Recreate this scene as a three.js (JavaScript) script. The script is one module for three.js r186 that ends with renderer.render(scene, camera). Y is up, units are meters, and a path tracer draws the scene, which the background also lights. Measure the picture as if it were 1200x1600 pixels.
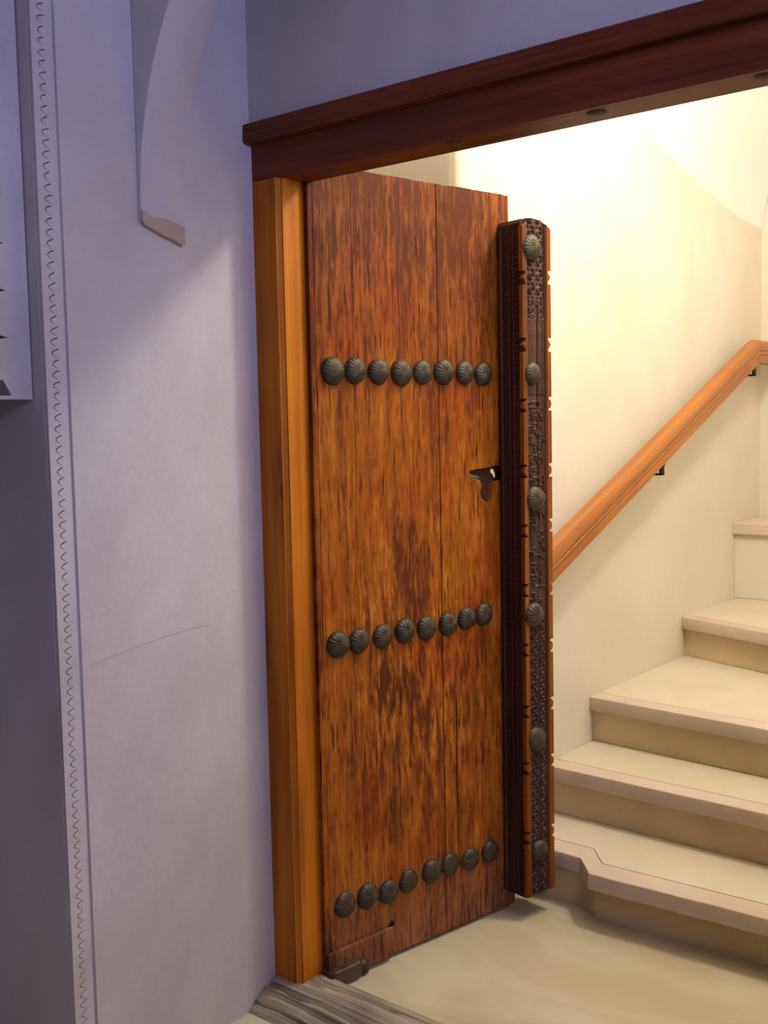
import * as THREE from 'three';
import { RoundedBoxGeometry } from 'three/addons/geometries/RoundedBoxGeometry.js';
import { mergeGeometries, mergeVertices, toCreasedNormals } from 'three/addons/utils/BufferGeometryUtils.js';
import { RectAreaLightUniformsLib } from 'three/addons/lights/RectAreaLightUniformsLib.js';

// ---------------------------------------------------------------- camera, sky, lights, exposure
const scene = new THREE.Scene();
const camera = new THREE.PerspectiveCamera(50.977, 1200 / 1600, 0.05, 50);
camera.rotation.order = 'YXZ';
camera.rotation.set(THREE.MathUtils.degToRad(-4.7577), THREE.MathUtils.degToRad(38.7676), THREE.MathUtils.degToRad(-1.1395));
camera.position.set(1.8735, 1.5286, 1.9445);
scene.add(camera);
const renderer = new THREE.WebGLRenderer({ antialias: true });
renderer.toneMapping = THREE.LinearToneMapping;
renderer.toneMappingExposure = 1.03;
renderer.shadowMap.enabled = true;
renderer.shadowMap.type = THREE.PCFSoftShadowMap;
RectAreaLightUniformsLib.init();
const DAY = new THREE.Color().setRGB(0.46, 0.475, 1.0);
scene.background = DAY.clone().multiplyScalar(0.5);
const WARM = new THREE.Color().setRGB(1.0, 0.97, 0.88);
const LAMP = new THREE.Vector3(1.05, 3.02, -1.12), LAMP_POWER = 6.7;
const UPPER_LAMP = new THREE.Vector3(2.40, 2.85, -2.45), UPPER_POWER = 0.9;
const windowLight = new THREE.RectAreaLight(DAY, 16.5, 1.5, 0.52);     // daylight entering at the room's window
windowLight.name = 'window_daylight';
windowLight.position.set(2.84, 2.46, 1.45);
windowLight.rotation.y = Math.PI / 2;
scene.add(windowLight);

// ---------------------------------------------------------------- helpers
const clamp = (v, a = 0, b = 1) => Math.min(b, Math.max(a, v)), mix = (a, b, t) => a + (b - a) * t;
const sstep = (a, b, x) => { const t = clamp((x - a) / (b - a)); return t * t * (3 - 2 * t); };
function rng(seed) { let s = seed >>> 0; return () => { s = (s + 0x6d2b79f5) | 0; let t = Math.imul(s ^ (s >>> 15), 1 | s); t = (t + Math.imul(t ^ (t >>> 7), 61 | t)) ^ t; return ((t ^ (t >>> 14)) >>> 0) / 4294967296; }; }
const TABLE = (() => { const r = rng(7), t = new Float32Array(65536); for (let i = 0; i < 65536; i++) t[i] = r(); return t; })();
function vnoise(x, y) {                                             // smooth value noise, 256-cell period
  const xi = Math.floor(x), yi = Math.floor(y), fx = x - xi, fy = y - yi;
  const u = fx * fx * (3 - 2 * fx), v = fy * fy * (3 - 2 * fy);
  const x0 = xi & 255, x1 = (xi + 1) & 255, y0 = (yi & 255) << 8, y1 = ((yi + 1) & 255) << 8;
  const a = TABLE[y0 + x0], b = TABLE[y0 + x1], c = TABLE[y1 + x0], d = TABLE[y1 + x1];
  return a + (b - a) * u + (c - a) * v + (a - b - c + d) * u * v;
}
function fbm(x, y, n = 4) { let s = 0, a = 0.5, t = 0; for (let i = 0; i < n; i++) { s += a * vnoise(x + i * 17.3, y + i * 9.1); t += a; a *= 0.5; x *= 2; y *= 2; } return s / t; }
const s8 = (x) => { x = clamp(x); return 255 * (x <= 0.0031308 ? 12.92 * x : 1.055 * Math.pow(x, 1 / 2.4) - 0.055); };
function textures(w, h, fn, repeat = true) {                       // fn(u, v) -> [r, g, b (linear), height, roughness]
  const c = new Uint8Array(w * h * 4), b = new Uint8Array(w * h * 4);
  for (let j = 0; j < h; j++) for (let i = 0; i < w; i++) {
    const o = fn(i / w, j / h), k = (j * w + i) * 4;
    c[k] = s8(o[0]); c[k + 1] = s8(o[1]); c[k + 2] = s8(o[2]); c[k + 3] = 255;
    b[k] = 255 * clamp(o[3]); b[k + 1] = 255 * clamp(o[4] ?? 0.8); b[k + 2] = 0; b[k + 3] = 255;
  }
  return [c, b].map((d, i) => {
    const t = new THREE.DataTexture(d, w, h); t.magFilter = THREE.LinearFilter; t.minFilter = THREE.LinearMipmapLinearFilter; t.generateMipmaps = true;
    t.wrapS = t.wrapT = repeat ? THREE.MirroredRepeatWrapping : THREE.ClampToEdgeWrapping;
    if (!i) t.colorSpace = THREE.SRGBColorSpace;
    t.needsUpdate = true; return t;
  });
}
function surf([map, aux], bump, extra = {}, rep = [1, 1]) {
  const set = (t) => { const c = t.clone(); c.repeat.set(...rep); c.needsUpdate = true; return c; };
  const m = set(map), a = set(aux);
  return new THREE.MeshPhysicalMaterial({ map: m, bumpMap: a, bumpScale: bump, roughnessMap: a, roughness: 1, metalness: 0, ...extra });
}
// box-projected uv in metres; turn = true lays the texture's v axis along x for horizontal pieces
function boxUV(g0, ox = 0, oy = 0, along = 'y') {
  const g = g0.index ? g0.toNonIndexed() : g0, p = g.attributes.position, uv = new Float32Array(p.count * 2);
  const a = new THREE.Vector3(), b = new THREE.Vector3(), c = new THREE.Vector3();
  for (let i = 0; i < p.count; i += 3) {
    a.fromBufferAttribute(p, i); b.fromBufferAttribute(p, i + 1); c.fromBufferAttribute(p, i + 2);
    const n = b.clone().sub(a).cross(c.clone().sub(a)), ax = Math.abs(n.x), ay = Math.abs(n.y), az = Math.abs(n.z);
    for (let k = 0; k < 3; k++) {
      const q = [a, b, c][k];
      let u, v;
      if (along === 'x') { v = q.x; u = ay >= az && ay >= ax ? q.z + 0.31 : az >= ax ? q.y : q.y; if (ax > ay && ax > az) v = q.z; }
      else if (along === 'z') { v = q.z; u = ay >= ax ? q.x : q.y; }
      else if (ay >= ax && ay >= az) { u = q.x; v = q.z; } else if (ax >= az) { u = q.z + 0.37; v = q.y; } else { u = q.x; v = q.y; }
      uv[(i + k) * 2] = u + ox; uv[(i + k) * 2 + 1] = v + oy;
    }
  }
  g.setAttribute('uv', new THREE.BufferAttribute(uv, 2));
  g.deleteAttribute('uv1');
  return g;
}
const used = new Map();
function numbered(n) { const k = used.get(n) ?? 0; used.set(n, k + 1); return k ? n + '_' + String(k).padStart(3, '0') : n; }
function mesh(name, g, m, parent = scene) {
  const o = new THREE.Mesh(g, m); o.name = numbered(name); o.castShadow = o.receiveShadow = true; parent.add(o); return o;
}
function tag(o, label, category, kind, group) {
  o.userData = { label, category };
  if (kind) o.userData.kind = kind;
  if (group) o.userData.group = group;
  return o;
}
function groupAt(name, x, y, z, turn = 0) { const o = new THREE.Group(); o.name = numbered(name); o.position.set(x, y, z); o.rotation.y = turn; scene.add(o); return o; }
function box(x0, x1, y0, y1, z0, z1, r = 0) {
  const g = r ? new RoundedBoxGeometry(x1 - x0, y1 - y0, z1 - z0, 2, r) : new THREE.BoxGeometry(x1 - x0, y1 - y0, z1 - z0);
  return g.translate((x0 + x1) / 2, (y0 + y1) / 2, (z0 + z1) / 2);
}
// plan polygon [[x, z], ...] raised from y0 to y1
function plan(pts, y0, y1, bevel = 0) {
  const s = new THREE.Shape(pts.map(([x, z]) => new THREE.Vector2(x, -z)));
  const g = new THREE.ExtrudeGeometry(s, { depth: y1 - y0 - 2 * bevel, bevelEnabled: bevel > 0, bevelThickness: bevel, bevelSize: bevel, bevelOffset: -bevel, bevelSegments: 3, curveSegments: 8 });
  return g.rotateX(-Math.PI / 2).translate(0, y0 + bevel, 0);
}
// outline [[x, y], ...] given depth from z0 to z1
function face(pts, z0, z1, bevel = 0, holes = []) {
  const s = new THREE.Shape(pts.map(([x, y]) => new THREE.Vector2(x, y)));
  for (const h of holes) s.holes.push(new THREE.Path(h.map(([x, y]) => new THREE.Vector2(x, y))));
  return new THREE.ExtrudeGeometry(s, { depth: z1 - z0 - 2 * bevel, bevelEnabled: bevel > 0, bevelThickness: bevel, bevelSize: bevel, bevelOffset: -bevel, bevelSegments: 2, curveSegments: 8 }).translate(0, 0, z0 + bevel);
}
const join = (list) => mergeGeometries(list.map((g) => { const q = g.index ? g.toNonIndexed() : g; for (const k of Object.keys(q.attributes)) if (!['position', 'normal', 'uv'].includes(k)) q.deleteAttribute(k); return q; }));
const arcPts = (cx, cy, r, a0, a1, n) => Array.from({ length: n + 1 }, (_, i) => { const a = mix(a0, a1, i / n); return [cx + r * Math.cos(a), cy + r * Math.sin(a)]; });

// ---------------------------------------------------------------- materials
function plaster(seed, base, dark, warm, speck = 1) {               // 2 m square of hand-trowelled lime plaster
  return textures(768, 768, (u, v) => {
    const x = u * 2 + seed, y = v * 2 + seed * 1.7;
    const wx = x + 0.12 * (fbm(x * 3, y * 3, 3) - 0.5), wy = y + 0.12 * (fbm(x * 3 + 40, y * 3, 3) - 0.5);
    const cloud = fbm(wx * 2.2, wy * 2.2, 5), tro = fbm(wx * 9 + wy * 3, wy * 5, 4), fine = fbm(x * 90, y * 90, 3), grit = vnoise(x * 260, y * 260);
    const ochre = sstep(0.55, 0.8, fbm(wx * 3.3 + 90, wy * 3.3 + 20, 4)), t = clamp(0.5 + (cloud - 0.5) * 1.5 + (tro - 0.5) * 0.8 + (fine - 0.5) * 0.3);
    const sp = speck * (grit > 0.93 ? 0.06 : 0);
    return [0, 1, 2].map((i) => mix(mix(dark[i], base[i], t), warm[i], ochre * 0.45) * (1 - sp)).concat([0.5 + (cloud - 0.5) * 0.7 + (tro - 0.5) * 0.5 + (fine - 0.5) * 0.16, 0.86 - 0.1 * tro]);
  });
}
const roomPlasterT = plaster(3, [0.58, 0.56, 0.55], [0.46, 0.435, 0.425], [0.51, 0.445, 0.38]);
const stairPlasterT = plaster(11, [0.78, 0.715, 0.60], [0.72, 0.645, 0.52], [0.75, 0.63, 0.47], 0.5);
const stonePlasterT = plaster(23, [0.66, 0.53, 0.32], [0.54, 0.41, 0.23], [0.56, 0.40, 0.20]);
const nosingT = plaster(31, [0.66, 0.54, 0.43], [0.57, 0.45, 0.35], [0.58, 0.43, 0.31]);
const M = {};
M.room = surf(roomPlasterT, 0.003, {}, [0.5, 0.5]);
M.warmRoom = surf(plaster(61, [0.80, 0.70, 0.56], [0.72, 0.62, 0.48], [0.72, 0.58, 0.42]), 0.003, {}, [0.5, 0.5]);  // unseen room surfaces, coloured warmer to bounce added fill into the room
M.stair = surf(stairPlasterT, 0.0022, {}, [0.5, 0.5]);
M.vault = surf(plaster(53, [0.88, 0.865, 0.82], [0.84, 0.815, 0.765], [0.84, 0.79, 0.72], 0.3), 0.0022, {}, [0.5, 0.5]);  // whiter than the wall plaster, so the vault's brighter light is in the colour
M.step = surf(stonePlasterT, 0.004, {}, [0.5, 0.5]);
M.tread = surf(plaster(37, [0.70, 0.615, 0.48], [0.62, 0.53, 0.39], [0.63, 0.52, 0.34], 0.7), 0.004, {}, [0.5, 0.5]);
M.nosing = surf(nosingT, 0.004, {}, [0.5, 0.5]);
M.floor = surf(textures(1024, 1024, (u, v) => {
  const x = u * 2, y = v * 2, wx = x + 0.3 * (fbm(x * 2, y * 2, 3) - 0.5), wy = y + 0.3 * (fbm(x * 2 + 30, y * 2, 3) - 0.5);
  const sw = fbm(wx * 3 + wy * 1.5, wy * 9 - wx * 2, 5), cl = fbm(wx * 1.7 + 5, wy * 1.7, 4), fi = fbm(x * 60, y * 60, 3);
  const t = clamp(0.5 + (sw - 0.5) * 2.4 + (cl - 0.5) * 1.2 + (fi - 0.5) * 0.25), o = sstep(0.55, 0.75, fbm(wx * 2.5 + 77, wy * 5, 4));
  return [mix(mix(0.52, 0.64, t), 0.55, o * 0.45), mix(mix(0.44, 0.57, t), 0.43, o * 0.45), mix(mix(0.28, 0.38, t), 0.25, o * 0.45), 0.5 + (sw - 0.5) * 0.6 + (fi - 0.5) * 0.2, 0.62 - 0.15 * cl];
}), 0.003, {}, [0.5, 0.5]);
M.roomFloor = M.floor;

// old teak of the leaf: one sheet, 0.76 m wide and 2.2 m high, not repeated
const cracks = (() => { const r = rng(19), out = []; for (let i = 0; i < 150; i++) out.push([r() * 0.72, r() * 2.15, 0.02 + 0.07 * r() * r(), 0.0007 + 0.0015 * r(), (r() - 0.5) * 0.1]); return out; })();
const crackGrid = (() => { const g = new Map(); for (const c of cracks) for (let k = Math.floor((c[1] - c[2]) * 20); k <= Math.floor((c[1] + c[2]) * 20); k++) { if (!g.has(k)) g.set(k, []); g.get(k).push(c); } return g; })();
const leafT = textures(1024, 2048, (u, v) => {
  const X = u * 0.76, Y = v * 2.2;
  const plank = X < 0.135 ? 0 : X < 0.435 ? 1 : 2, off = plank * 13.7;
  const bend = 0.018 * (fbm(X * 5 + off, Y * 1.4, 3) - 0.5) + 0.006 * (fbm(X * 12, Y * 5 + off, 2) - 0.5), x = X + bend;
  const g1 = fbm(x * 210 + off, Y * 7, 3), g2 = fbm(x * 62 + off, Y * 3.2, 4), g3 = fbm(x * 17 + off, Y * 1.3, 3);
  const fleckMask = sstep(0.25, 0.7, Y) * (1 - sstep(0.85, 1.5, Y)) * sstep(0.05, 0.2, X) * (1 - 0.5 * sstep(0.42, 0.5, X));
  const fl = sstep(0.52, 0.68, fbm(x * 110 + Y * 9, Y * 26 + off, 3)), fl2 = sstep(0.5, 0.72, fbm(x * 80 + 50, Y * 13, 4));
  const blot = fbm(X * 9 + 20, Y * 5, 4), low = fbm(X * 3 + 5, Y * 1.6 + 3, 3);
  const g4 = fbm(x * 120 + 31, Y * 30 + off, 3), pore = sstep(0.62, 0.74, fbm(x * 170 + 9, Y * 22 + off, 2));
  let t = 0.50 + (g1 - 0.5) * 0.38 + (g2 - 0.5) * 0.38 + (g3 - 0.5) * 0.25 + (low - 0.5) * 0.4 + (g4 - 0.5) * 0.42 - 0.22 * pore;
  t += 0.10 * fl2 + 0.34 * fl2 * fleckMask + 0.30 * fl * fleckMask - 0.17 * fleckMask - 0.42 * sstep(0.5, 0.72, blot) * (0.25 + 0.75 * fleckMask);
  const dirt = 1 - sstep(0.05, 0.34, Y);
  t -= 0.22 * dirt + 0.38 * sstep(1.2, 2.05, Y) + 0.18 * (1 - sstep(0, 0.03, X)) ;  // duller wood toward the top, darkened further to offset the nearby lamp
  let dark = 0;
  for (const c of crackGrid.get(Math.floor(Y * 20)) ?? []) {
    const d = Math.abs(x - c[0] - c[4] * (Y - c[1])), e = Math.abs(Y - c[1]) / c[2];
    if (e < 1) dark = Math.max(dark, 1 - sstep(c[3] * 0.5, c[3] * 1.4, d / Math.max(0.15, 1 - e * e)));
  }
  t = clamp(t);
  const D = [0.115, 0.028, 0.008], B = [0.37, 0.108, 0.010], A = [0.54, 0.225, 0.035], red = sstep(0.45, 0.7, fbm(X * 7 + 60, Y * 4.5, 4)) * 0.5;
  let c = [0, 1, 2].map((i) => (t < 0.5 ? mix(D[i], B[i], t * 2) : mix(B[i], A[i], t * 2 - 1)));
  c = [c[0] * (1 - 0.05 * red), c[1] * (1 - 0.45 * red), c[2] * (1 - 0.4 * red)];
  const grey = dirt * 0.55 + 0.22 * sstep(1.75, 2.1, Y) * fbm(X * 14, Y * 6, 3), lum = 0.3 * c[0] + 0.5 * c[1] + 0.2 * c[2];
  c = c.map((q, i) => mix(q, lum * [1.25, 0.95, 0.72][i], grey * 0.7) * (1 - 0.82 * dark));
  return [...c, 0.55 + (g1 - 0.5) * 0.6 + (g2 - 0.5) * 0.4 + 0.12 * fl - 0.5 * dark, 0.42 + 0.25 * g1 + 0.15 * dirt];
}, false);
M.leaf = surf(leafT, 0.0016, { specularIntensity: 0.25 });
function wood(seed, D, B, A, opt = {}) {                            // 0.5 m wide, 2 m long, grain along v
  const r = rng(seed), knots = Array.from({ length: opt.knots ?? 0 }, () => [r() * 0.5, r() * 2, 0.006 + r() * 0.008]);
  return textures(512, 1024, (u, v) => {
    const X = u * 0.5, Y = v * 2;
    let x = X + 0.03 * (fbm(X * 5 + seed, Y * 0.9, 3) - 0.5), kd = 0;
    for (const k of knots) { const dx = X - k[0], dy = (Y - k[1]) * 0.45, q = Math.hypot(dx, dy); x += 0.012 * Math.exp(-q * q / (k[2] * k[2] * 6)) * Math.sign(dx || 1); kd = Math.max(kd, 1 - sstep(k[2] * 0.5, k[2] * 1.3, q), 0.5 * (1 - sstep(k[2], k[2] * 4, Math.hypot(dx, (Y - k[1]) * 0.25)))); }
    const g1 = fbm(x * 190 + seed, Y * 4, 3), g2 = fbm(x * 42 + seed, Y * 1.6, 4), ring = 0.5 + 0.5 * Math.sin(40 * fbm(x * 7 + seed, Y * 0.35, 2));
    const bl = fbm(X * 9 + seed * 3, Y * 3.5, 4);
    const t = clamp(0.5 + (g1 - 0.5) * (opt.fine ?? 0.6) + (g2 - 0.5) * 0.7 + (ring - 0.5) * (opt.ring ?? 0.3) + (bl - 0.5) * (opt.blot ?? 0.7) - kd * 0.7);
    return [0, 1, 2].map((i) => (t < 0.5 ? mix(D[i], B[i], t * 2) : mix(B[i], A[i], t * 2 - 1))).concat([0.5 + (g1 - 0.5) * 0.7 + (g2 - 0.5) * 0.3, (opt.rough ?? 0.4) + 0.2 * g1]);
  });
}
M.jamb = surf(wood(5, [0.18, 0.042, 0.006], [0.43, 0.128, 0.007], [0.58, 0.20, 0.014], { knots: 9, ring: 0.25, fine: 0.3 }), 0.0005, { specularIntensity: 0.35 }, [2, 0.5]);
M.lintel = surf(wood(8, [0.06, 0.013, 0.005], [0.13, 0.026, 0.008], [0.20, 0.047, 0.014], { ring: 0.25 }), 0.0006, { specularIntensity: 0.5 }, [2, 0.5]);
M.rail = surf(wood(14, [0.27, 0.078, 0.010], [0.40, 0.128, 0.018], [0.49, 0.185, 0.033], { ring: 0.2, blot: 0.4 }), 0.0003, { roughness: 0.8 }, [2, 0.5]);
M.carved = surf(wood(17, [0.04, 0.016, 0.009], [0.08, 0.033, 0.018], [0.125, 0.056, 0.032], { fine: 0.5 }), 0.0006, { specularIntensity: 0.7 }, [2, 0.5]);
M.post = surf(wood(27, [0.025, 0.008, 0.006], [0.05, 0.015, 0.009], [0.085, 0.028, 0.014], { fine: 0.6 }), 0.0008, { specularIntensity: 0.4 }, [2, 0.5]);  // wood darkened so the shade of the post's unlit side is in the colour
M.edge = surf(wood(21, [0.12, 0.035, 0.008], [0.22, 0.066, 0.010], [0.31, 0.105, 0.018], { fine: 0.5 }), 0.0006, { specularIntensity: 0.4 }, [2, 0.5]);
M.grey = surf(textures(512, 1024, (u, v) => {
  const X = u * 0.5, Y = v * 2, x = X + 0.02 * (fbm(X * 6, Y * 2, 3) - 0.5), g1 = fbm(x * 150, Y * 5, 4), g2 = fbm(x * 45 + 9, Y * 2, 4), cr = 1 - sstep(0.0, 0.05, Math.abs(fbm(x * 24 + 3, Y * 1.8, 3) - 0.5)), b = fbm(X * 9, Y * 6, 3);
  const cr2 = 1 - sstep(0.0, 0.03, Math.abs(fbm(x * 60 + 13, Y * 2.6, 3) - 0.5)), t = clamp(0.5 + (g1 - 0.5) * 0.9 + (g2 - 0.5) * 0.35 + (b - 0.5) * 0.6) * (1 - 0.7 * cr * sstep(0.4, 0.55, b)) * (1 - 0.35 * cr2 * sstep(0.35, 0.6, g2));
  return [mix(0.12, 0.56, t), mix(0.09, 0.46, t), mix(0.062, 0.34, t), 0.2 + 0.8 * t, 0.9];
}), 0.005, { specularIntensity: 0.3 }, [2, 0.5]);
const metalT = textures(256, 256, (u, v) => {
  const a = fbm(u * 14, v * 14, 4), b = fbm(u * 50, v * 50, 2), t = clamp(a * 1.2 - 0.1 + (b - 0.5) * 0.3);
  return [mix(0.04, 0.105, t), mix(0.032, 0.085, t), mix(0.02, 0.05, t), 0.5 + (b - 0.5) * 0.5, 0.36 + 0.25 * a];
});
M.stud = surf(metalT, 0.0004, { metalness: 0.55 });
M.iron = new THREE.MeshStandardMaterial({ color: 0x14110e, metalness: 0.6, roughness: 0.55 });
M.steel = new THREE.MeshStandardMaterial({ color: 0x151311, metalness: 0.3, roughness: 0.6 });
M.peg = new THREE.MeshStandardMaterial({ color: new THREE.Color().setRGB(0.05, 0.03, 0.02), roughness: 0.7 });
M.darkWood = surf(wood(33, [0.025, 0.012, 0.008], [0.06, 0.03, 0.018], [0.12, 0.065, 0.04], {}), 0.001, {}, [2, 0.5]);
M.stain = surf(plaster(41, [0.48, 0.39, 0.31], [0.38, 0.29, 0.22], [0.34, 0.23, 0.15], 1), 0.006, {}, [0.5, 0.5]);

// ---------------------------------------------------------------- the room in front of the door
const SX = -0.09;                                                    // face of the side wall
const FLOOR_Y = 0.01, LAND_Y = 0.035, ROOM_TOP = 2.86;
const wallLeft = new THREE.Group(); wallLeft.name = 'wall_left'; scene.add(wallLeft);
tag(wallLeft, 'pale plaster side wall beside the door with a carved wavy border', 'wall', 'structure');
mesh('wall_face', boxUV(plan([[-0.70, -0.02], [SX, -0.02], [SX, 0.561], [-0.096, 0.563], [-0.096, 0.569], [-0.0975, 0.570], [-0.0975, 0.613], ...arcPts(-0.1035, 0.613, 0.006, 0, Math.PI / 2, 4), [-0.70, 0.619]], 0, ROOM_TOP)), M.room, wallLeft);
{                                                                    // raised border whose edge is cut in a running row of claws
  const pitch = 0.0227, N = Math.floor((ROOM_TOP - 0.02) / pitch), r = rng(2), hooks = [];
  const hook = [[0.5875, 0.0008, 0.0011], [0.5950, -0.0020, 0.0014], [0.6005, -0.0050, 0.0015], [0.6026, -0.0076, 0.0014], [0.6014, -0.0110, 0.0010], [0.5966, -0.0147, 0.0006], [0.5905, -0.0178, 0.0003]];
  for (let k = 0; k < N; k++) {
    const y0 = ROOM_TOP - 0.006 - k * pitch, a = 1 + (r() - 0.5) * 0.3, dz = (r() - 0.5) * 0.002, dy = (r() - 0.5) * 0.002, up = [], dn = [];
    hook.forEach(([z, y, w], i) => {
      const p = hook[Math.max(0, i - 1)], q = hook[Math.min(hook.length - 1, i + 1)], l = Math.hypot(q[0] - p[0], q[1] - p[1]), nx = -(q[1] - p[1]) / l, ny = (q[0] - p[0]) / l, zz = 0.595 + (z - 0.595) * a + dz;
      up.push([zz + nx * w, y0 + dy + y + ny * w]); dn.push([zz - nx * w, y0 + dy + y - ny * w]);
    });
    hooks.push([...up, ...dn.reverse()]);
  }
  const pts = [[0.5695, 0], [0.6188, 0], [0.6188, ROOM_TOP], [0.5695, ROOM_TOP]];
  const s = face(pts, 0, 0.0085, 0, hooks);                            // outline in (z, y), thickness along x
  s.rotateY(-Math.PI / 2).translate(SX + 0.0005, 0, 0);                // (x, y, z) -> (-z, y, x)
  mesh('carved_border', boxUV(s), M.room, wallLeft);
}
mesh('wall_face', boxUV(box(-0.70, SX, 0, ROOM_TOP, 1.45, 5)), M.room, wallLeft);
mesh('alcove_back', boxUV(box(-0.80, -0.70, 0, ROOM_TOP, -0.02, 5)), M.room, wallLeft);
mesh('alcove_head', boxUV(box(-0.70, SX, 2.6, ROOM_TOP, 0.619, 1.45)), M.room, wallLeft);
{                                                                    // hairline crack across the wall
  const r = rng(44), up = [], dn = []; for (let k = 0; k <= 30; k++) { const t = k / 30, z = mix(0.548, 0.19, t), y = 1.008 + 0.036 * Math.sin(t * 1.6) + (r() - 0.5) * 0.004, w = 0.0005 + 0.0004 * r(); up.push([z, y + w]); dn.push([z, y - w]); }
  mesh('hairline_crack', boxUV(face([...up, ...dn.reverse()], 0, 0.0012).rotateY(-Math.PI / 2).translate(SX + 0.0006, 0, 0)), M.stain, wallLeft);
}
// carved plaster screen in the upper part of the alcove: holes with pointed tips
{
  const holes = [], z0 = 0.622, z1 = 1.449, y0 = 1.592, y1 = 2.598;
  const star = (cz, cy, a, b) => Array.from({ length: 16 }, (_, i) => { const t = (i / 16) * Math.PI * 2, k = i % 2 ? 0.42 : i % 4 ? 0.72 : 1; return [cz + a * k * Math.cos(t), cy + b * k * Math.sin(t)]; });
  for (let j = 0; j < 10; j++) for (let i = 0; i < 6; i++) {
    const cz = 0.725 + i * 0.118, cy = 1.72 + j * 0.096;
    if (cy < y1 - 0.06) holes.push(star(cz, cy, 0.052, 0.036));
  }
  const s = face([[z0, y0], [z1, y0], [z1, y1], [z0, y1]], 0, 0.045, 0.001, holes.concat([[[0.672, 1.600], [0.69, 1.632], [0.83, 1.634], [0.85, 1.600]]]));
  s.rotateY(-Math.PI / 2).translate(-0.137, 0, 0);
  const scr = mesh('carved_screen', boxUV(s), M.room);
  tag(scr, 'pierced white plaster screen with pointed holes in the alcove', 'screen');
}
const doorWall = new THREE.Group(); doorWall.name = 'wall_back'; scene.add(doorWall);
tag(doorWall, 'grey shaded plaster wall above the dark wooden lintel', 'wall', 'structure');
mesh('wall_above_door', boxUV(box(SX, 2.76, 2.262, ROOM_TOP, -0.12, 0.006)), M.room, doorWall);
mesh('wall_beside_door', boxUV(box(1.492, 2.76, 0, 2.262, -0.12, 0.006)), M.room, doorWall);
{                                                                    // plaster arch springing from the side wall
  const R = 0.76, cx = -0.079 + R, cy = 2.03, pts = [[SX, 1.985], [-0.079, 1.992], ...arcPts(cx, cy, R, Math.PI, Math.PI / 2, 28), [2.75, cy + R], [2.75, ROOM_TOP], [SX, ROOM_TOP]];
  const a = mesh('plaster_arch', boxUV(toCreasedNormals(face(pts, 0.235, 0.361, 0.004), 0.5)), M.room);
  tag(a, 'curved plaster arch rib springing from the side wall near the lintel', 'arch', 'structure');
  mesh('worn_end', boxUV(face([[0.3605, 1.990], [0.352, 1.982], [0.325, 1.974], [0.296, 1.964], [0.270, 1.958], [0.245, 1.948], [0.236, 1.952], [0.237, 1.975], [0.2365, 1.993], [0.270, 2.000], [0.300, 2.004], [0.330, 2.002], [0.350, 2.012], [0.3605, 2.016]].reverse(), 0, 0.0155, 0.002).rotateY(-Math.PI / 2).translate(SX + 0.0145, 0, 0)), M.stain, a);
}
tag(mesh('floor', boxUV(box(SX - 0.7, 2.95, -0.1, FLOOR_Y, 0.0, 5)), M.roomFloor), 'pale floor before the weathered threshold', 'floor', 'structure');
tag(mesh('ceiling', boxUV(box(SX - 0.8, 2.95, ROOM_TOP, ROOM_TOP + 0.15, -0.12, 5.2)), M.warmRoom), 'plain plaster ceiling of the room before the door', 'ceiling', 'structure');
const wallRight = new THREE.Group(); wallRight.name = 'wall_right'; scene.add(wallRight);
tag(wallRight, 'plaster wall with a window opposite the carved border', 'wall', 'structure');
for (const [y0, y1, z0, z1] of [[0, 2.2, -0.12, 5], [2.72, ROOM_TOP, -0.12, 5], [2.2, 2.72, -0.12, 0.7], [2.2, 2.72, 2.2, 5]]) mesh('wall_face', boxUV(box(2.75, 2.95, y0, y1, z0, z1)), M.warmRoom, wallRight);
tag(mesh('wall_front', boxUV(box(SX - 0.8, 2.95, 0, ROOM_TOP, 5, 5.2)), M.warmRoom), 'plain plaster wall facing the wooden door', 'wall', 'structure');

// ---------------------------------------------------------------- the stairwell behind the door
const XW = 0.06, ZF = -3.195, XR = 1.62, STAIR_TOP = 3.6;
const wallStair = new THREE.Group(); wallStair.name = 'wall_stair'; scene.add(wallStair);
tag(wallStair, 'cream plaster stairwell wall carrying the orange wooden handrail', 'wall', 'structure');
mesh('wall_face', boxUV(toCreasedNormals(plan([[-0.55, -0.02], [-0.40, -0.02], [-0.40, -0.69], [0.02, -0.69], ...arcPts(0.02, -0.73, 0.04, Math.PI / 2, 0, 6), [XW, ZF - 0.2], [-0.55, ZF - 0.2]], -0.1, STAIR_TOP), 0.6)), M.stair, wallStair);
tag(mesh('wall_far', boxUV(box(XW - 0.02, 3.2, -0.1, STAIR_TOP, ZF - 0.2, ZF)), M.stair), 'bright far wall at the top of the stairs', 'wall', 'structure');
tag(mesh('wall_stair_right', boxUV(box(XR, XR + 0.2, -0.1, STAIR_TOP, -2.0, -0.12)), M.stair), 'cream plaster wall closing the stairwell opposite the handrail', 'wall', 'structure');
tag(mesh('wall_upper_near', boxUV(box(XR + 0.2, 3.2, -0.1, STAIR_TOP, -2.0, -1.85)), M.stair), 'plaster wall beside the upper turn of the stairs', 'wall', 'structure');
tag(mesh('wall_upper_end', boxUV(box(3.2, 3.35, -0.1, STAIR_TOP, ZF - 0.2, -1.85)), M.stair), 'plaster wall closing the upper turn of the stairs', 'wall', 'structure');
tag(mesh('wall_over_door', boxUV(box(-0.55, XR + 0.2, ROOM_TOP - 0.02, STAIR_TOP, -0.13, -0.02)), M.stair), 'plaster wall high above the door on the stair side', 'wall', 'structure');
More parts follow.
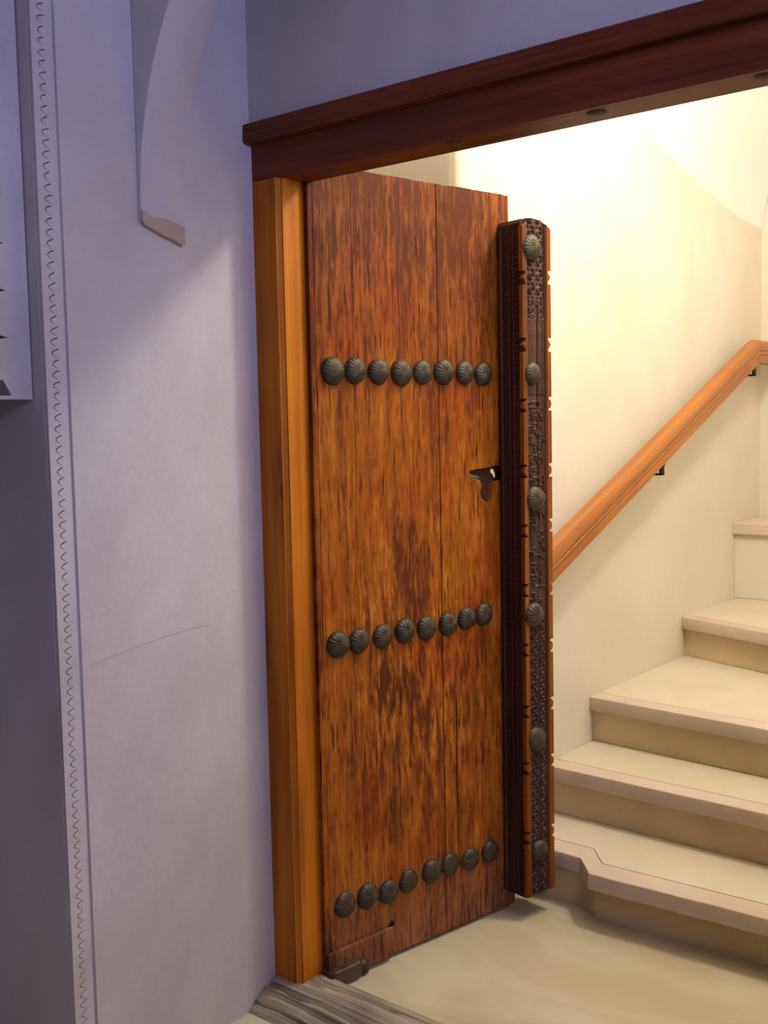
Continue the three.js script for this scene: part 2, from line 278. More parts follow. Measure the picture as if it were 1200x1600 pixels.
tag(mesh('ceiling_stair', boxUV(box(-0.55, 3.35, STAIR_TOP, STAIR_TOP + 0.1, ZF - 0.2, 0)), M.stair), 'plaster ceiling over the stairwell', 'ceiling', 'structure');
tag(mesh('floor_landing', boxUV(box(-0.55, XR + 0.1, -0.1, LAND_Y, -1.05, 0)), M.floor), 'smooth cream trowelled landing floor under the open door', 'floor', 'structure');
{                                                                    // sloping curved vault filling the far corner above the handrail wall
  const nu = 30, nv = 24, pos = [], idx = [];
  const A = (t) => new THREE.Vector3(XW - 0.01, 2.235 + t * 0.77 + 0.06 * t * t, ZF + 0.01 + t * 2.95);
  const B = (t) => { const a = t * 1.25; return new THREE.Vector3(XW - 0.01 + 1.35 * (1 - Math.cos(a)), 2.235 + 1.35 * Math.sin(a), ZF + 0.005); };
  for (const back of [0, 1]) for (let i = 0; i <= nu; i++) for (let j = 0; j <= nv; j++) {
    const t = 0.004 + 0.996 * i / nu, s = j / nv, a = A(t), b = B(t), p = a.clone().lerp(b, s), bulge = 0.12 * t * Math.sin(Math.PI * s);
    p.y += bulge * 0.5;
    p.x = Math.max(p.x, XW - 0.01); p.y = Math.min(p.y, STAIR_TOP + 0.02);
    if (back) p.add(new THREE.Vector3(-0.03, 0.05, -0.02));
    pos.push(p.x, p.y, p.z);
  }
  const W = nv + 1, H = (nu + 1) * W;
  for (const o of [0, H]) for (let i = 0; i < nu; i++) for (let j = 0; j < nv; j++) { const a = o + i * W + j, q = [a, a + 1, a + W, a + 1, a + W + 1, a + W]; idx.push(...(o ? q.reverse() : q)); }
  const g = new THREE.BufferGeometry(); g.setAttribute('position', new THREE.Float32BufferAttribute(pos, 3)); g.setIndex(idx); g.computeVertexNormals();
  tag(mesh('ceiling_vault', boxUV(g), M.vault), 'curved plaster vault rising above the far corner of the stairs', 'vault', 'structure');
}

// ---------------------------------------------------------------- door frame
const frame = new THREE.Group(); frame.name = 'door_1'; scene.add(frame);
tag(frame, 'new orange and dark red wooden door frame with lintel and moulded board', 'door frame', 'structure');
const jambPlan = [[SX, 0], [-0.012, 0], [-0.011, -0.004], [-0.003, -0.012], [0, -0.013], [0, -0.10], [SX, -0.10]];
mesh('jamb', boxUV(plan(jambPlan, 0.068, 2.134), 0.13, 0.2), M.jamb, frame);
mesh('jamb', boxUV(plan(jambPlan.map(([x, z]) => [1.40 - x, z]).reverse(), 0.068, 2.134), 0.2), M.jamb, frame);
{
  const prof = [[0, 2.138], [-0.004, 2.134], [-0.10, 2.134], [-0.10, 2.226], [0, 2.226]];        // (z, y)
  const g = face(prof, 0, 1.582).rotateY(Math.PI / 2).translate(SX, 0, 0);                        // (x, y, z) -> (z, y, -x)
  const g2 = face(prof.map(([z, y]) => [-z, y]).reverse(), SX, 1.492).rotateY(Math.PI / 2);
  g.dispose();
  mesh('lintel', boxUV(g2, 0.1, 0.3, 'x'), M.lintel, frame);
  const mp = [[0.0, 2.222], [0.024, 2.222], [0.029, 2.226], [0.029, 2.246], [0.0265, 2.250], [0.0285, 2.254], [0.0285, 2.266], [0.024, 2.270], [-0.06, 2.270], [-0.06, 2.227], [0.0, 2.227]];
  mesh('lintel_moulding', boxUV(face(mp.map(([z, y]) => [-z, y]).reverse(), SX, 1.52).rotateY(Math.PI / 2), 0.05, 0.9, 'x'), M.lintel, frame);
  for (const x of [0.137, 0.50, 0.844, 1.178]) mesh('peg', new THREE.LatheGeometry([[0, -0.004], [0.012, -0.0035], [0.0205, -0.001], [0.0215, 0.004], [0, 0.004]].map(([a, b]) => new THREE.Vector2(a, b)), 24).scale(1, 1, 1).translate(x, 2.134, -0.038), M.peg, frame);
}

// ---------------------------------------------------------------- weathered threshold beam
{
  const prof = [[-0.088, 0.0], [-0.088, 0.052], [-0.082, 0.068], [-0.05, 0.071], [-0.02, 0.069], [0.0, 0.071], [0.015, 0.069], [0.024, 0.058], [0.032, 0.061], [0.044, 0.060], [0.052, 0.046], [0.066, 0.047], [0.079, 0.040], [0.086, 0.026], [0.096, 0.020], [0.104, 0.006], [0.104, 0.0]];
  const n = 260, pos = [], uv = [], idx = [], K = prof.length;
  let acc = [0]; for (let k = 1; k < K; k++) acc.push(acc[k - 1] + Math.hypot(prof[k][0] - prof[k - 1][0], prof[k][1] - prof[k - 1][1]));
  for (let i = 0; i <= n; i++) {
    const x = SX + 0.002 + (i / n) * 1.578;
    for (let k = 0; k < K; k++) {
      let [z, y] = prof[k];
      const top = y > 0.03 ? 1 : 0.4, inJamb = (x < 0.02 || x > 1.38) && z < 0.012 ? 0.15 : 1;
      if (y > 0.001) y -= (prof[k][1] > 0.064 ? 0.003 : 0.010) * top * inJamb * sstep(0.52, 0.6, fbm(x * 3.2 + 3, k * 1.7, 4)) + 0.005 * inJamb * (fbm(x * 16, k * 3.1, 3) - 0.3);
      if (z > 0.02) z += 0.012 * (fbm(x * 5 + 30, k * 0.8, 3) - 0.5) + 0.012 * sstep(0.0, 0.25, x) ;
      pos.push(x, Math.max(y, 0), z); uv.push(acc[k] + 0.1, x);
    }
  }
  for (let i = 0; i < n; i++) for (let k = 0; k < K - 1; k++) { const a = i * K + k; idx.push(a, a + 1, a + K, a + 1, a + K + 1, a + K); }
  const g = new THREE.BufferGeometry(); g.setAttribute('position', new THREE.Float32BufferAttribute(pos, 3)); g.setAttribute('uv', new THREE.Float32BufferAttribute(uv, 2)); g.setIndex(idx.reverse()); g.computeVertexNormals();
  const ends = [0, n].map((i) => { const s = new THREE.ShapeGeometry(new THREE.Shape(prof.map((_, k) => new THREE.Vector2(-pos[(i * K + k) * 3 + 2], pos[(i * K + k) * 3 + 1])))); s.rotateY(Math.PI / 2).translate(pos[i * K * 3], 0, 0); return s; });
  const t = groupAt('threshold_beam', 0.7, 0, 0); tag(t, 'grey weathered and split wooden threshold beam under the door frame', 'threshold');
  mesh('beam', join([toCreasedNormals(g, 0.35), ...ends]).translate(-0.7, 0, 0), M.grey, t);
}

// ---------------------------------------------------------------- the old door leaf (local x from the hinge, z out of its front)
const door = groupAt('door_leaf', 0.02, 0, -0.105, THREE.MathUtils.degToRad(78));
tag(door, 'old brown studded plank door leaf standing open with a carved centre post', 'door', 'thing');
const leafUV = (g0) => { const g = g0.index ? g0.toNonIndexed() : g0, p = g.attributes.position, uv = new Float32Array(p.count * 2); for (let i = 0; i < p.count; i++) { uv[2 * i] = (p.getX(i) + 0.02 + 0.3 * (p.getZ(i) + 0.0015 < 0 ? -p.getZ(i) : 0)) / 0.76; uv[2 * i + 1] = p.getY(i) / 2.2; } g.setAttribute('uv', new THREE.BufferAttribute(uv, 2)); return g; };
const lr = rng(77);
const topY = (x) => 2.182 + 0.004 * (fbm(x * 20, 3, 3) - 0.5) - 0.0015 * (vnoise(x * 70, 9) > 0.75 ? 1 : 0), botY = (x) => 0.047 + 0.004 * (fbm(x * 25, 8, 3) - 0.5);
function plank(x0, x1, holes = [], ends = 0.01) {
  const pts = [], n = Math.ceil((x1 - x0) / 0.012), edge = (x, y, s) => x + 0.0018 * s * (fbm(y * 6, x * 40 + s, 3) - 0.5);
  for (let i = 0; i <= n; i++) { const x = mix(x0, x1, i / n); pts.push([x, botY(x)]); }
  for (let k = 1; k < 40; k++) { const y = mix(botY(x1), topY(x1), k / 40); pts.push([edge(x1, y, 1), y]); }
  for (let i = n; i >= 0; i--) { const x = mix(x0, x1, i / n); pts.push([x, topY(x)]); }
  for (let k = 39; k > 0; k--) { const y = mix(botY(x0), topY(x0), k / 40); pts.push([edge(x0, y, -1), y]); }
  return leafUV(face(pts, -0.045, 0, 0.0012, holes));
}
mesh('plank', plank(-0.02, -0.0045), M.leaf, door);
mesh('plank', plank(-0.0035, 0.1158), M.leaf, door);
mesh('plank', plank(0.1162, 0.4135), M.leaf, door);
{
  const slit = [], a = 0.274, b = 0.755;
  for (let k = 0; k <= 14; k++) { const t = k / 14, y = mix(a, b, t), w = 0.0028 * Math.pow(Math.sin(Math.PI * clamp(t * 0.93 + 0.035)), 0.6); slit.push([0.4645 + w + 0.001 * Math.sin(t * 9), y]); }
  for (let k = 13; k > 0; k--) { const t = k / 14, y = mix(a, b, t), w = 0.0028 * Math.pow(Math.sin(Math.PI * clamp(t * 0.93 + 0.035)), 0.6); slit.push([0.4645 - w + 0.001 * Math.sin(t * 9), y]); }
  const lock = [[0.530, 1.384], [0.533, 1.366], [0.552, 1.362], [0.572, 1.357], [0.580, 1.340], [0.572, 1.322], [0.576, 1.304], [0.590, 1.298], [0.606, 1.290], [0.620, 1.300], [0.626, 1.330], [0.640, 1.350], [0.676, 1.352], [0.678, 1.390], [0.640, 1.396], [0.600, 1.390], [0.560, 1.389]];
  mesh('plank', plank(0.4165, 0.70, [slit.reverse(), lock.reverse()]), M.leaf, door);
  // worn lock housing behind the broken opening, pierced right through at one spot
  const eye = [[0.638, 1.3855], [0.650, 1.385], [0.656, 1.374], [0.660, 1.360], [0.652, 1.3585], [0.647, 1.368], [0.636, 1.377]].reverse();
  const lk = mesh('lock_housing', boxUV(face([[0.515, 1.27], [0.690, 1.27], [0.690, 1.41], [0.515, 1.41]], -0.026, -0.022, 0.0005, [eye]), 0.1), M.darkWood, door);
  mesh('iron_lip', face([[0.531, 1.367], [0.572, 1.361], [0.570, 1.3665], [0.552, 1.371], [0.532, 1.3755]], -0.016, -0.002, 0.001), new THREE.MeshStandardMaterial({ color: 0x8d857c, metalness: 0.7, roughness: 0.4 }), lk);
  mesh('iron_catch', face([[0.583, 1.299], [0.606, 1.290], [0.612, 1.292], [0.590, 1.304]], -0.014, -0.003, 0.001), M.iron, lk);
  mesh('broken_wood', leafUV(face([[0.548, 1.358], [0.569, 1.354], [0.574, 1.342], [0.566, 1.325], [0.556, 1.330]], -0.012, 0.002, 0.003)), M.leaf, lk);
}
// backing that closes the joints between the planks
mesh('back_batten', boxUV(box(-0.018, 0.13, 0.06, 2.16, -0.057, -0.0455)), M.darkWood, door);
mesh('back_batten', boxUV(box(0.395, 0.48, 0.06, 2.16, -0.057, -0.0455)), M.darkWood, door);
// patch of newer board at the foot beside the hinge, with its nail
{
  const g = face([[-0.02, 0.05], [0.19, 0.049], [0.205, 0.06], [0.206, 0.132], [0.19, 0.131], [0.06, 0.128], [-0.02, 0.126]], 0.0003, 0.013, 0.003);
  const p = mesh('patch_board', leafUV(g), M.leaf, door);
  mesh('nail', new THREE.SphereGeometry(0.011, 16, 8, 0, Math.PI * 2, 0, Math.PI / 2).scale(1, 0.5, 1).rotateX(Math.PI / 2).translate(0.207, 0.134, 0.0005), M.iron, door);
}
// hinge pivot at the foot: a worn knobbly block and its pin
{
  const lump = (r, sx, sy, sz, x, y, z, seed) => { const g = mergeVertices(new THREE.IcosahedronGeometry(r, 4)), p = g.attributes.position; for (let i = 0; i < p.count; i++) { const v = new THREE.Vector3().fromBufferAttribute(p, i), k = 1 + 0.35 * (fbm(v.x * 70 + seed, v.y * 70 + v.z * 50, 3) - 0.5); v.multiplyScalar(k); p.setXYZ(i, v.x * sx, v.y * sy, v.z * sz); } g.computeVertexNormals(); return boxUV(g.translate(x, y, z)); };
  const blocky = (g, seed) => { const q = mergeVertices(g.deleteAttribute('normal').deleteAttribute('uv')), p = q.attributes.position; for (let i = 0; i < p.count; i++) { const x = p.getX(i), y = p.getY(i), z = p.getZ(i); p.setXYZ(i, x + 0.010 * (fbm(y * 60 + seed, z * 60, 3) - 0.5), y + 0.012 * (fbm(x * 55 + seed, z * 40, 3) - 0.5), z + 0.010 * (fbm(x * 60 + seed, y * 60, 3) - 0.5)); } q.computeVertexNormals(); return boxUV(q); };
  const cuboid = (x0, x1, y0, y1, z0, z1, r) => new RoundedBoxGeometry(x1 - x0, y1 - y0, z1 - z0, 5, r).translate((x0 + x1) / 2, (y0 + y1) / 2, (z0 + z1) / 2);
  const b = mesh('pivot_block', blocky(cuboid(-0.028, 0.078, 0.038, 0.084, -0.045, 0.034, 0.012), 4), M.darkWood, door);
  mesh('pivot_pin', lump(0.020, 1.25, 1.15, 1.1, 0.094, 0.056, 0.008, 9), M.darkWood, b);
}
// domed studs with incised rays
function studGeometry(seed, R = 0.0345, Hh = 0.021) {
  const r = rng(seed), rays = 15 + Math.floor(r() * 4), nr = 14, ns = 120, pos = [], idx = [], uv = [], ph = r() * 6, dep = 0.0012 + 0.0008 * r();
  for (let i = 0; i <= nr; i++) for (let j = 0; j <= ns; j++) {
    const q = i / nr, a = (j / ns) * Math.PI * 2, rr = R * Math.sin(q * Math.PI / 2) * (1 + 0.015 * Math.sin(a * 3 + ph));
    const z = Hh * Math.pow(Math.cos(q * Math.PI / 2), 0.85), cut = Math.pow(Math.abs(Math.cos(a * rays / 2 + ph)), 14) * dep * sstep(0.08, 0.22, q) * (1 - sstep(0.85, 1, q));
    pos.push(rr * Math.cos(a), rr * Math.sin(a), z - cut); uv.push(0.5 + rr * 9 * Math.cos(a) + seed * 0.13, 0.5 + rr * 9 * Math.sin(a));
  }
  for (let i = 0; i < nr; i++) for (let j = 0; j < ns; j++) { const a = i * (ns + 1) + j; idx.push(a, a + ns + 1, a + 1, a + 1, a + ns + 1, a + ns + 2); }
  const g = new THREE.BufferGeometry(); g.setAttribute('position', new THREE.Float32BufferAttribute(pos, 3)); g.setAttribute('uv', new THREE.Float32BufferAttribute(uv, 2)); g.setIndex(idx); g.computeVertexNormals();
  return g;
}
const studs = [1, 2, 3, 4, 5].map((s) => studGeometry(s));
const sr = rng(5);
function stud(x, y, z, parent, k = 1) {
  const o = mesh('stud', studs[Math.floor(sr() * 5)], M.stud, parent);
  o.position.set(x, y, z - 0.0005); o.scale.set(k, k, k * (0.9 + 0.25 * sr())); o.rotation.set((sr() - 0.5) * 0.16, (sr() - 0.5) * 0.16, sr() * 6.28); return o;
}
for (const [x, y, k] of [[0.045, 1.664, 1.06], [0.118, 1.665, 1.02], [0.197, 1.664, 1], [0.277, 1.662, 1.06], [0.354, 1.664, 0.98], [0.432, 1.666, 1.06], [0.514, 1.666, 1], [0.588, 1.663, 1.02],
  [0.042, 0.95, 1.05], [0.112, 0.949, 1], [0.194, 0.95, 1], [0.272, 0.955, 1.04], [0.352, 0.952, 1.02], [0.435, 0.952, 1], [0.508, 0.958, 0.98], [0.577, 0.962, 1],
  [0.045, 0.242, 1], [0.122, 0.243, 1.05], [0.196, 0.233, 1], [0.270, 0.241, 0.98], [0.356, 0.246, 1.02], [0.430, 0.245, 1], [0.510, 0.237, 1], [0.592, 0.239, 1]]) stud(x, y, 0, door, k);

// carved centre post on the free edge
{
  const U0 = 0.650, U1 = 0.769, Y0 = 0.104, Y1 = 2.098, P = 0.098;
  const body = face([[U0 + 0.003, Y0], [U1 - 0.003, Y0], [U1 - 0.003, Y1 - 0.012], [mix(U0, U1, 0.75), Y1 + 0.003], [mix(U0, U1, 0.4), Y1 + 0.006], [U0 + 0.012, Y1], [U0 + 0.003, Y1 - 0.012]], 0.0008, P - 0.008, 0.001);
  const post = mesh('centre_post', boxUV(body, 0.2), M.post, door);
  // reeds along the side of the post that faces the hinge
  for (const [z, r] of [[0.014, 0.007], [0.044, 0.004], [0.062, 0.004]]) mesh('side_reed', boxUV(new THREE.CylinderGeometry(r, r, Y1 - Y0 - 0.03, 12).translate(U0 + 0.003, (Y0 + Y1) / 2 - 0.008, z)), M.post, post);
  const beads = []; for (let k = 0; k < 118; k++) for (const z of [0.030, 0.074]) beads.push(new THREE.IcosahedronGeometry(0.0042, 1).translate(U0 + 0.003, Y0 + 0.02 + k * 0.0165, z));
  const bd = mesh('bead_carving', join(beads), M.post, post); bd.userData.kind = 'stuff';
  // notched edge mouldings
  const nL = [1.931, 1.742, 1.569, 1.380, 1.207, 1.033, 0.857, 0.673, 0.502, 0.291], nR = [1.938, 1.745, 1.574, 1.380, 1.217, 1.028, 0.856, 0.680, 0.506, 0.288];
  const moulding = (notches, inner, outer, name) => {
    const pts = [[inner, Y0 + 0.004], [outer, Y0 + 0.004]], d = Math.sign(outer - inner), deep = outer - d * 0.012;
    [...notches].reverse().forEach((y, i) => {
      const h = 0.020, tri = y > 1.7;
      pts.push([outer - d * 0.001 * lr(), y - h], [deep, y - h + 0.001]);
      if (tri) pts.push([deep, y - 0.014], [outer - d * 0.001, y + 0.001], [deep, y + 0.014]);
      else for (let k = 0; k <= 8; k++) { const a = -Math.PI / 2 + Math.PI * k / 8; pts.push([deep + d * 0.011 * Math.cos(a), y + 0.0145 * Math.sin(a)]); }
      pts.push([deep, y + h - 0.001], [outer, y + h]);
    });
    pts.push([outer, Y1 - 0.022], [inner, Y1 - 0.010]);
    return mesh(name, boxUV(face(d > 0 ? pts : pts.reverse(), P - 0.012, P + 0.004, 0.0012), 0.15, d), M.edge, post);
  };
  moulding(nL, 0.6665, U0, 'notched_moulding');
  moulding(nR, 0.7505, U1, 'notched_moulding');
  mesh('inner_bead', boxUV(box(0.6655, 0.6705, Y0 + 0.003, Y1 - 0.008, P - 0.02, P + 0.0015, 0.001)), M.edge, post);
  mesh('inner_bead', boxUV(box(0.7475, 0.7515, Y0 + 0.003, Y1 - 0.008, P - 0.02, P + 0.0015, 0.001)), M.edge, post);
  // carved face: rosettes and bands of worn strokes, cut as real relief
  const c0 = 0.6705, c1 = 0.7475, nx = 62, ny = 1260, pos = [], uv = [], idx = [], cr = rng(91);
  const strokes = []; for (let k = 0; k < 210; k++) { const y = 0.985 + cr() * 0.60, u = c0 + 0.006 + cr() * 0.062, a = cr() < 0.5 ? (cr() - 0.5) * 0.5 : Math.PI / 2 + (cr() - 0.5) * 0.9; strokes.push([u, y, Math.cos(a), Math.sin(a), 0.004 + 0.009 * cr(), 0.0013 + 0.0012 * cr()]); }
  const byRow = new Map(); for (const s of strokes) for (let k = Math.floor((s[1] - 0.016) * 50); k <= Math.floor((s[1] + 0.016) * 50); k++) { if (!byRow.has(k)) byRow.set(k, []); byRow.get(k).push(s); }
  const rosette = (u, y, pitch) => {
    let h = 0; const col = 0.0385 / 2, mid = (c0 + c1) / 2;
    for (const sx of [-1, 1]) {
      const du = u - (mid + sx * col * 0.88), dy = ((y / pitch) % 1 + 1) % 1 * pitch - pitch / 2, q = Math.hypot(du, dy * 0.95);
      h = Math.max(h, 1 - sstep(0.0012, 0.0026, Math.abs(q - 0.0078)), 0.75 * (1 - sstep(0.0018, 0.003, q)));
      const dy2 = Math.abs(dy) - pitch / 2, dq = Math.min(Math.hypot(du - 0.009, dy2), Math.hypot(du + 0.009, dy2));
      h = Math.max(h, 1 - sstep(0.003, 0.0048, dq), 0.8 * (1 - sstep(0.0008, 0.002, Math.abs(Math.abs(du) - Math.abs(dy2) * 0.9))) * (q > 0.0105 ? 1 : 0));
    }
    return Math.max(h, 0.9 * (1 - sstep(0.0008, 0.0022, Math.abs(u - mid) - 0.0006)) * 0.6);
  };
  const height = (u, y) => {
    const mid = (c0 + c1) / 2, edge = Math.min(u - c0, c1 - u); let h;
    if (y > 1.875 || y < 0.975) h = rosette(u, y, y > 1.875 ? 0.040 : 0.0365);
    else if (y > 1.60) {
      h = 0.62 + 0.18 * Math.sin(u * 900 + 2 * Math.sin(y * 160)) * Math.sin(y * 300 + u * 150) + 0.2 * (fbm(u * 200, y * 60, 2) - 0.5);
      if (y > 1.82) h = mix(h, rosette(u, y, 0.022), 0.8);
    } else {
      h = 0.15 + 0.2 * fbm(u * 150, y * 60, 2);
      for (const s of byRow.get(Math.floor(y * 50)) ?? []) { const du = u - s[0], dy = y - s[1], al = du * s[2] + dy * s[3], ac = Math.abs(-du * s[3] + dy * s[2] + al * al * 20); if (Math.abs(al) < s[4]) h = Math.max(h, 1 - sstep(s[5] * 0.6, s[5] * 1.2, ac)); }
    }
    const cw = y > 1.56 && y < 1.845 ? 0.0032 * (0.6 + 0.5 * fbm(y * 14, 2, 2)) : y > 1.24 && y < 1.56 ? 0.0016 : 0.0009, cu = mid + 0.004 + 0.0015 * Math.sin(y * 7);
    h = mix(h, -0.6, (1 - sstep(cw * 0.6, cw * 1.2, Math.abs(u - cu))) * (y < 1.86 && y > 0.2 ? 1 : 0));
    h = mix(h, -1.1, 1 - sstep(0.0035, 0.0048, Math.hypot(u - mid - 0.003, y - 1.852)));
    return mix(0.85, h, sstep(0.001, 0.004, edge)) + 0.06 * (fbm(u * 300, y * 300, 2) - 0.5);
  };
  for (let j = 0; j <= ny; j++) for (let i = 0; i <= nx; i++) {
    const u = mix(c0, c1, i / nx), y = mix(Y0 + 0.002, Y1 + 0.004 - 0.010 * (i / nx), j / ny);
    pos.push(u, y, P - 0.0065 + 0.0055 * height(u, y) + 0.003 * Math.sin(Math.PI * i / nx)); uv.push(u + 0.1, y);
  }
  for (let j = 0; j < ny; j++) for (let i = 0; i < nx; i++) { const a = j * (nx + 1) + i; idx.push(a, a + 1, a + nx + 1, a + 1, a + nx + 2, a + nx + 1); }
  const g = new THREE.BufferGeometry(); g.setAttribute('position', new THREE.Float32BufferAttribute(pos, 3)); g.setAttribute('uv', new THREE.Float32BufferAttribute(uv, 2)); g.setIndex(idx); g.computeVertexNormals();
  mesh('carved_face', g, M.carved, post);
  for (const [x, y, k] of [[0.688, 2.018, 1.1], [0.689, 1.661, 0.95], [0.696, 1.299, 1.08], [0.686, 0.957, 1.12], [0.693, 0.585, 1.05], [0.702, 0.242, 0.92]]) stud(x, y, P - 0.001, post, k);
}

// ---------------------------------------------------------------- stairs
{
  const st = groupAt('staircase', 0.8, LAND_Y, -0.9);
  tag(st, 'cream plaster staircase with thick pinkish nosings rising behind the open door', 'staircase', 'thing');
  const loc = (g) => boxUV(g).translate(-0.8, -LAND_Y, 0.9);
  const xr = XR - 0.001, x0 = XW + 0.001, h = 0.165;
  // front line of each nosing as [x, z] pairs
  const fronts = [
    [[x0, -0.884], [0.340, -0.882], [0.414, -0.796], [xr, -0.835]],
    [[x0, -1.152], [xr, -1.106]],
    [[x0, -1.474], [xr, -1.353]],
    [[x0, -2.285], [xr, -1.725]],
  ];
  const wob = rng(8), rough = (line, amp, seed) => { const out = []; for (let i = 0; i + 1 < line.length; i++) { const [a, b] = [line[i], line[i + 1]], n = Math.max(1, Math.round(Math.hypot(b[0] - a[0], b[1] - a[1]) / 0.03)); for (let k = 0; k < n; k++) { const t = k / n; out.push([mix(a[0], b[0], t), mix(a[1], b[1], t) + (k ? amp * (fbm(mix(a[0], b[0], t) * 14 + seed, seed, 3) - 0.5) : 0)]); } } out.push(line[line.length - 1]); return out; };
  const back = (line, d) => line.map(([x, z]) => [x, z - d]);
  fronts.forEach((f, i) => {
    const y0 = i ? LAND_Y + i * h : 0.0, y1 = LAND_Y + (i + 1) * h, over = i ? 0.026 : 0.05, set = i ? 0.078 : 0.088, th = 0.05;
    const riser = i ? back(f, over) : [[x0, -0.905], [0.335, -0.903], [0.40, -0.862], [xr, -0.892]];
    // body of the step up to the underside of its nosing, and the tread behind the nosing
    const b = loc(plan([...riser, [xr, ZF + 0.001], [x0, ZF + 0.001]], y0, y1 - th));
    const tread = loc(plan([...rough(back(f, set + 0.0035), 0.003, i * 7 + 2), [xr, ZF + 0.001], [x0, ZF + 0.001]], y1 - th, y1 - 0.0015));
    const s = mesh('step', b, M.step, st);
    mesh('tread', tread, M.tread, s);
    const line = rough(f, i === 0 ? 0.008 : 0.004, i * 5 + 1), bk = rough(back(f, set), 0.003, i * 7 + 2).reverse();
    mesh('nosing', loc(toCreasedNormals(plan([...line, ...bk], y1 - th, y1, 0.0045), 0.5)), M.nosing, s);
    if (i && i < 3) {                                                // plaster band left proud under the nosing
      const rl = back(f, over - 0.003), rb = back(f, over + 0.01).reverse();
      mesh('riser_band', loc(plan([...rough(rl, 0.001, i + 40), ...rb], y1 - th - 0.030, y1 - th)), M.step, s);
    }
  });
  const yb = LAND_Y + 4 * h, yt = LAND_Y + 6 * h + 0.018;
  const s5 = mesh('step', loc(plan([[x0, -2.875], [3.19, -2.875], [3.19, ZF + 0.001], [x0, ZF + 0.001]], yb, yt - 0.055)), M.stair, st);
  mesh('nosing', loc(plan([[x0, -2.852], [3.19, -2.852], [3.19, ZF + 0.001], [x0, ZF + 0.001]], yt - 0.055, yt, 0.007)), M.nosing, s5);
}

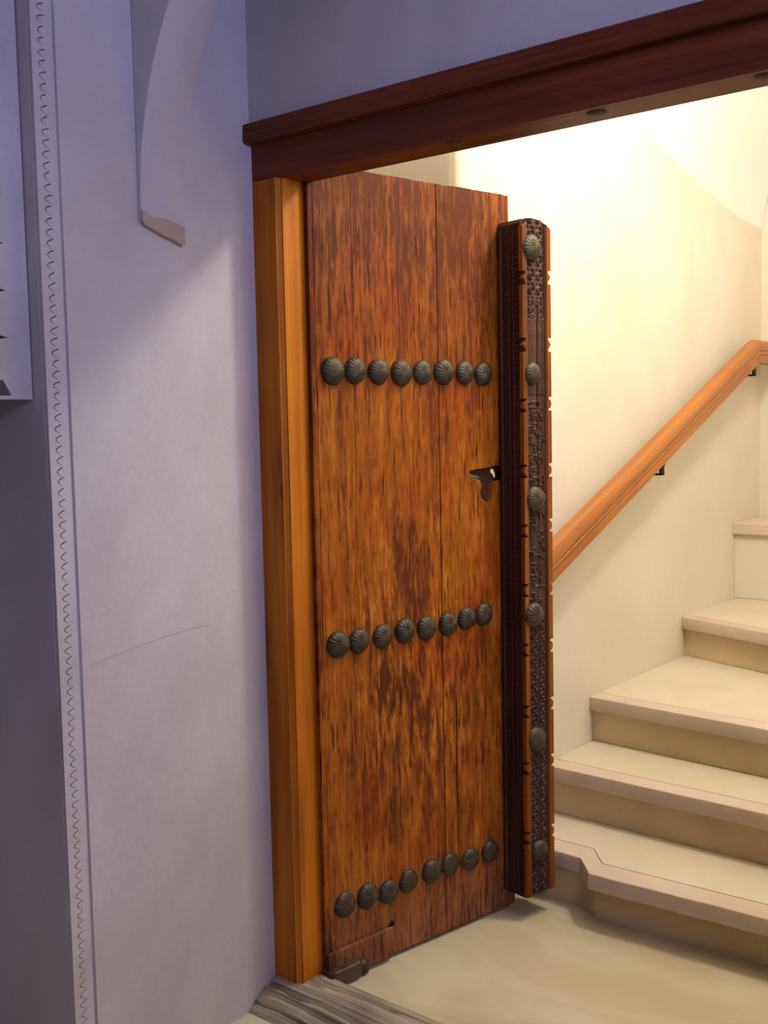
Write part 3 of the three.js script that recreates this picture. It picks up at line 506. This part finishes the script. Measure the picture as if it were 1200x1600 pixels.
// ---------------------------------------------------------------- handrail
{
  const r = groupAt('handrail', XW, 1.5, -2.0);
  tag(r, 'polished orange wooden handrail on black brackets climbing the stairwell wall', 'handrail', 'thing');
  // section, u across (away from the wall) and v up, 0 at the underside
  const sec = [[-0.021, 0], [0.021, 0], [0.024, 0.003], [0.024, 0.030], [0.0225, 0.034], [0.0225, 0.036], [0.027, 0.041], [0.029, 0.045], [0.0255, 0.050], [0.0255, 0.053], [0.031, 0.060], [0.033, 0.072], [0.031, 0.086], [0.023, 0.098], [0.010, 0.1045], [-0.010, 0.1045], [-0.023, 0.098], [-0.031, 0.086], [-0.033, 0.072], [-0.031, 0.060], [-0.0255, 0.053], [-0.0255, 0.050], [-0.029, 0.045], [-0.024, 0.036], [-0.024, 0.003]];
  const path = [[-1.0, 1.003], [-1.08, 1.036], [-2.855, 1.757], [ZF + 0.012, 1.757]];            // [z, y] of the underside
  const X = XW + 0.093;
  const pos = [], uv = [], idx = [], K = sec.length; let len = 0;
  path.forEach(([z, y], i) => {
    const d0 = i ? new THREE.Vector2(z - path[i - 1][0], y - path[i - 1][1]).normalize() : null, d1 = i < path.length - 1 ? new THREE.Vector2(path[i + 1][0] - z, path[i + 1][1] - y).normalize() : null;
    const d = d0 && d1 ? d0.clone().add(d1).normalize() : d0 ?? d1, k = d0 && d1 ? 1 / d.dot(d1) : 1, n = new THREE.Vector2(d.y, -d.x).multiplyScalar(k);   // up, square to the run
    if (i) len += Math.hypot(z - path[i - 1][0], y - path[i - 1][1]);
    let a = 0;
    for (let q = 0; q <= K; q++) { const [u, v] = sec[q % K]; if (q) a += Math.hypot(u - sec[(q - 1) % K][0], v - sec[(q - 1) % K][1]); pos.push(X + u, y + n.y * v, z + n.x * v); uv.push(a, len); }
  });
  for (let i = 0; i < path.length - 1; i++) for (let q = 0; q < K; q++) { const a = i * (K + 1) + q; idx.push(a, a + 1, a + K + 1, a + 1, a + K + 2, a + K + 1); }
  const g = new THREE.BufferGeometry(); g.setAttribute('position', new THREE.Float32BufferAttribute(pos, 3)); g.setAttribute('uv', new THREE.Float32BufferAttribute(uv, 2)); g.setIndex(idx); g.computeVertexNormals();
  const cap = [0, path.length - 1].map((i) => { const c = []; for (let q = 0; q < K; q++) { const o = (i * (K + 1) + q) * 3; c.push(pos[o], pos[o + 1], pos[o + 2]); } const tri = THREE.ShapeUtils.triangulateShape(sec.map(([u, v]) => new THREE.Vector2(u, v)), []), b = new THREE.BufferGeometry(); b.setAttribute('position', new THREE.Float32BufferAttribute(tri.flat().flatMap((q) => c.slice(q * 3, q * 3 + 3)), 3)); b.setAttribute('uv', new THREE.Float32BufferAttribute(tri.flat().flatMap((q) => sec[q]), 2)); b.computeVertexNormals(); return b; });
  mesh('rail', join([toCreasedNormals(g, 0.5), ...cap]).translate(-XW, -1.5, 2.0), M.rail, r);
  for (const z of [-1.865, -2.83]) {
    const yu = z > -2.855 ? mix(1.036, 1.757, (-1.08 - z) / 1.775) : 1.757;
    const b = [box(XW - 0.004, X + 0.012, yu - 0.045, yu - 0.037, z - 0.013, z + 0.013, 0.001), box(X - 0.012, X + 0.012, yu - 0.008, yu + 0.0005, z - 0.02, z + 0.02, 0.001), box(X + 0.002, X + 0.012, yu - 0.045, yu - 0.002, z - 0.013, z + 0.013, 0.001), box(XW - 0.004, XW + 0.005, yu - 0.07, yu - 0.02, z - 0.016, z + 0.016, 0.001)];
    mesh('bracket', join(b).translate(-XW, -1.5, 2.0), M.steel, r);
  }
}

// ---------------------------------------------------------------- lamps of the stairwell
function lamp(at, top, power, label) {
  const l = groupAt('pendant_lamp', ...at), len = top - at[1] - 0.17;
  tag(l, label, 'lamp', 'thing');
  mesh('globe', new THREE.SphereGeometry(0.135, 40, 24), new THREE.MeshStandardMaterial({ color: 0xfff2dc, emissive: WARM, emissiveIntensity: 3, roughness: 0.4 }), l);
  mesh('cap', new THREE.LatheGeometry([[0, 0.175], [0.02, 0.172], [0.035, 0.15], [0.05, 0.124], [0, 0.124]].map(([a, b]) => new THREE.Vector2(a, b)), 24), M.steel, l);
  mesh('cable', new THREE.CylinderGeometry(0.004, 0.004, len, 8).translate(0, 0.17 + len / 2, 0), M.steel, l);
  const p = new THREE.PointLight(WARM, power); p.name = 'lamp_light'; p.castShadow = true; p.shadow.radius = 6.7; p.shadow.mapSize.set(2048, 2048); p.shadow.bias = -0.0005;
  l.add(p);
}
lamp(LAMP.toArray(), STAIR_TOP, LAMP_POWER, 'glowing glass globe pendant lamp hanging over the foot of the stairs');
lamp(UPPER_LAMP.toArray(), STAIR_TOP, UPPER_POWER, 'glowing glass globe pendant lamp hanging over the upper turn of the stairs');

renderer.render(scene, camera);
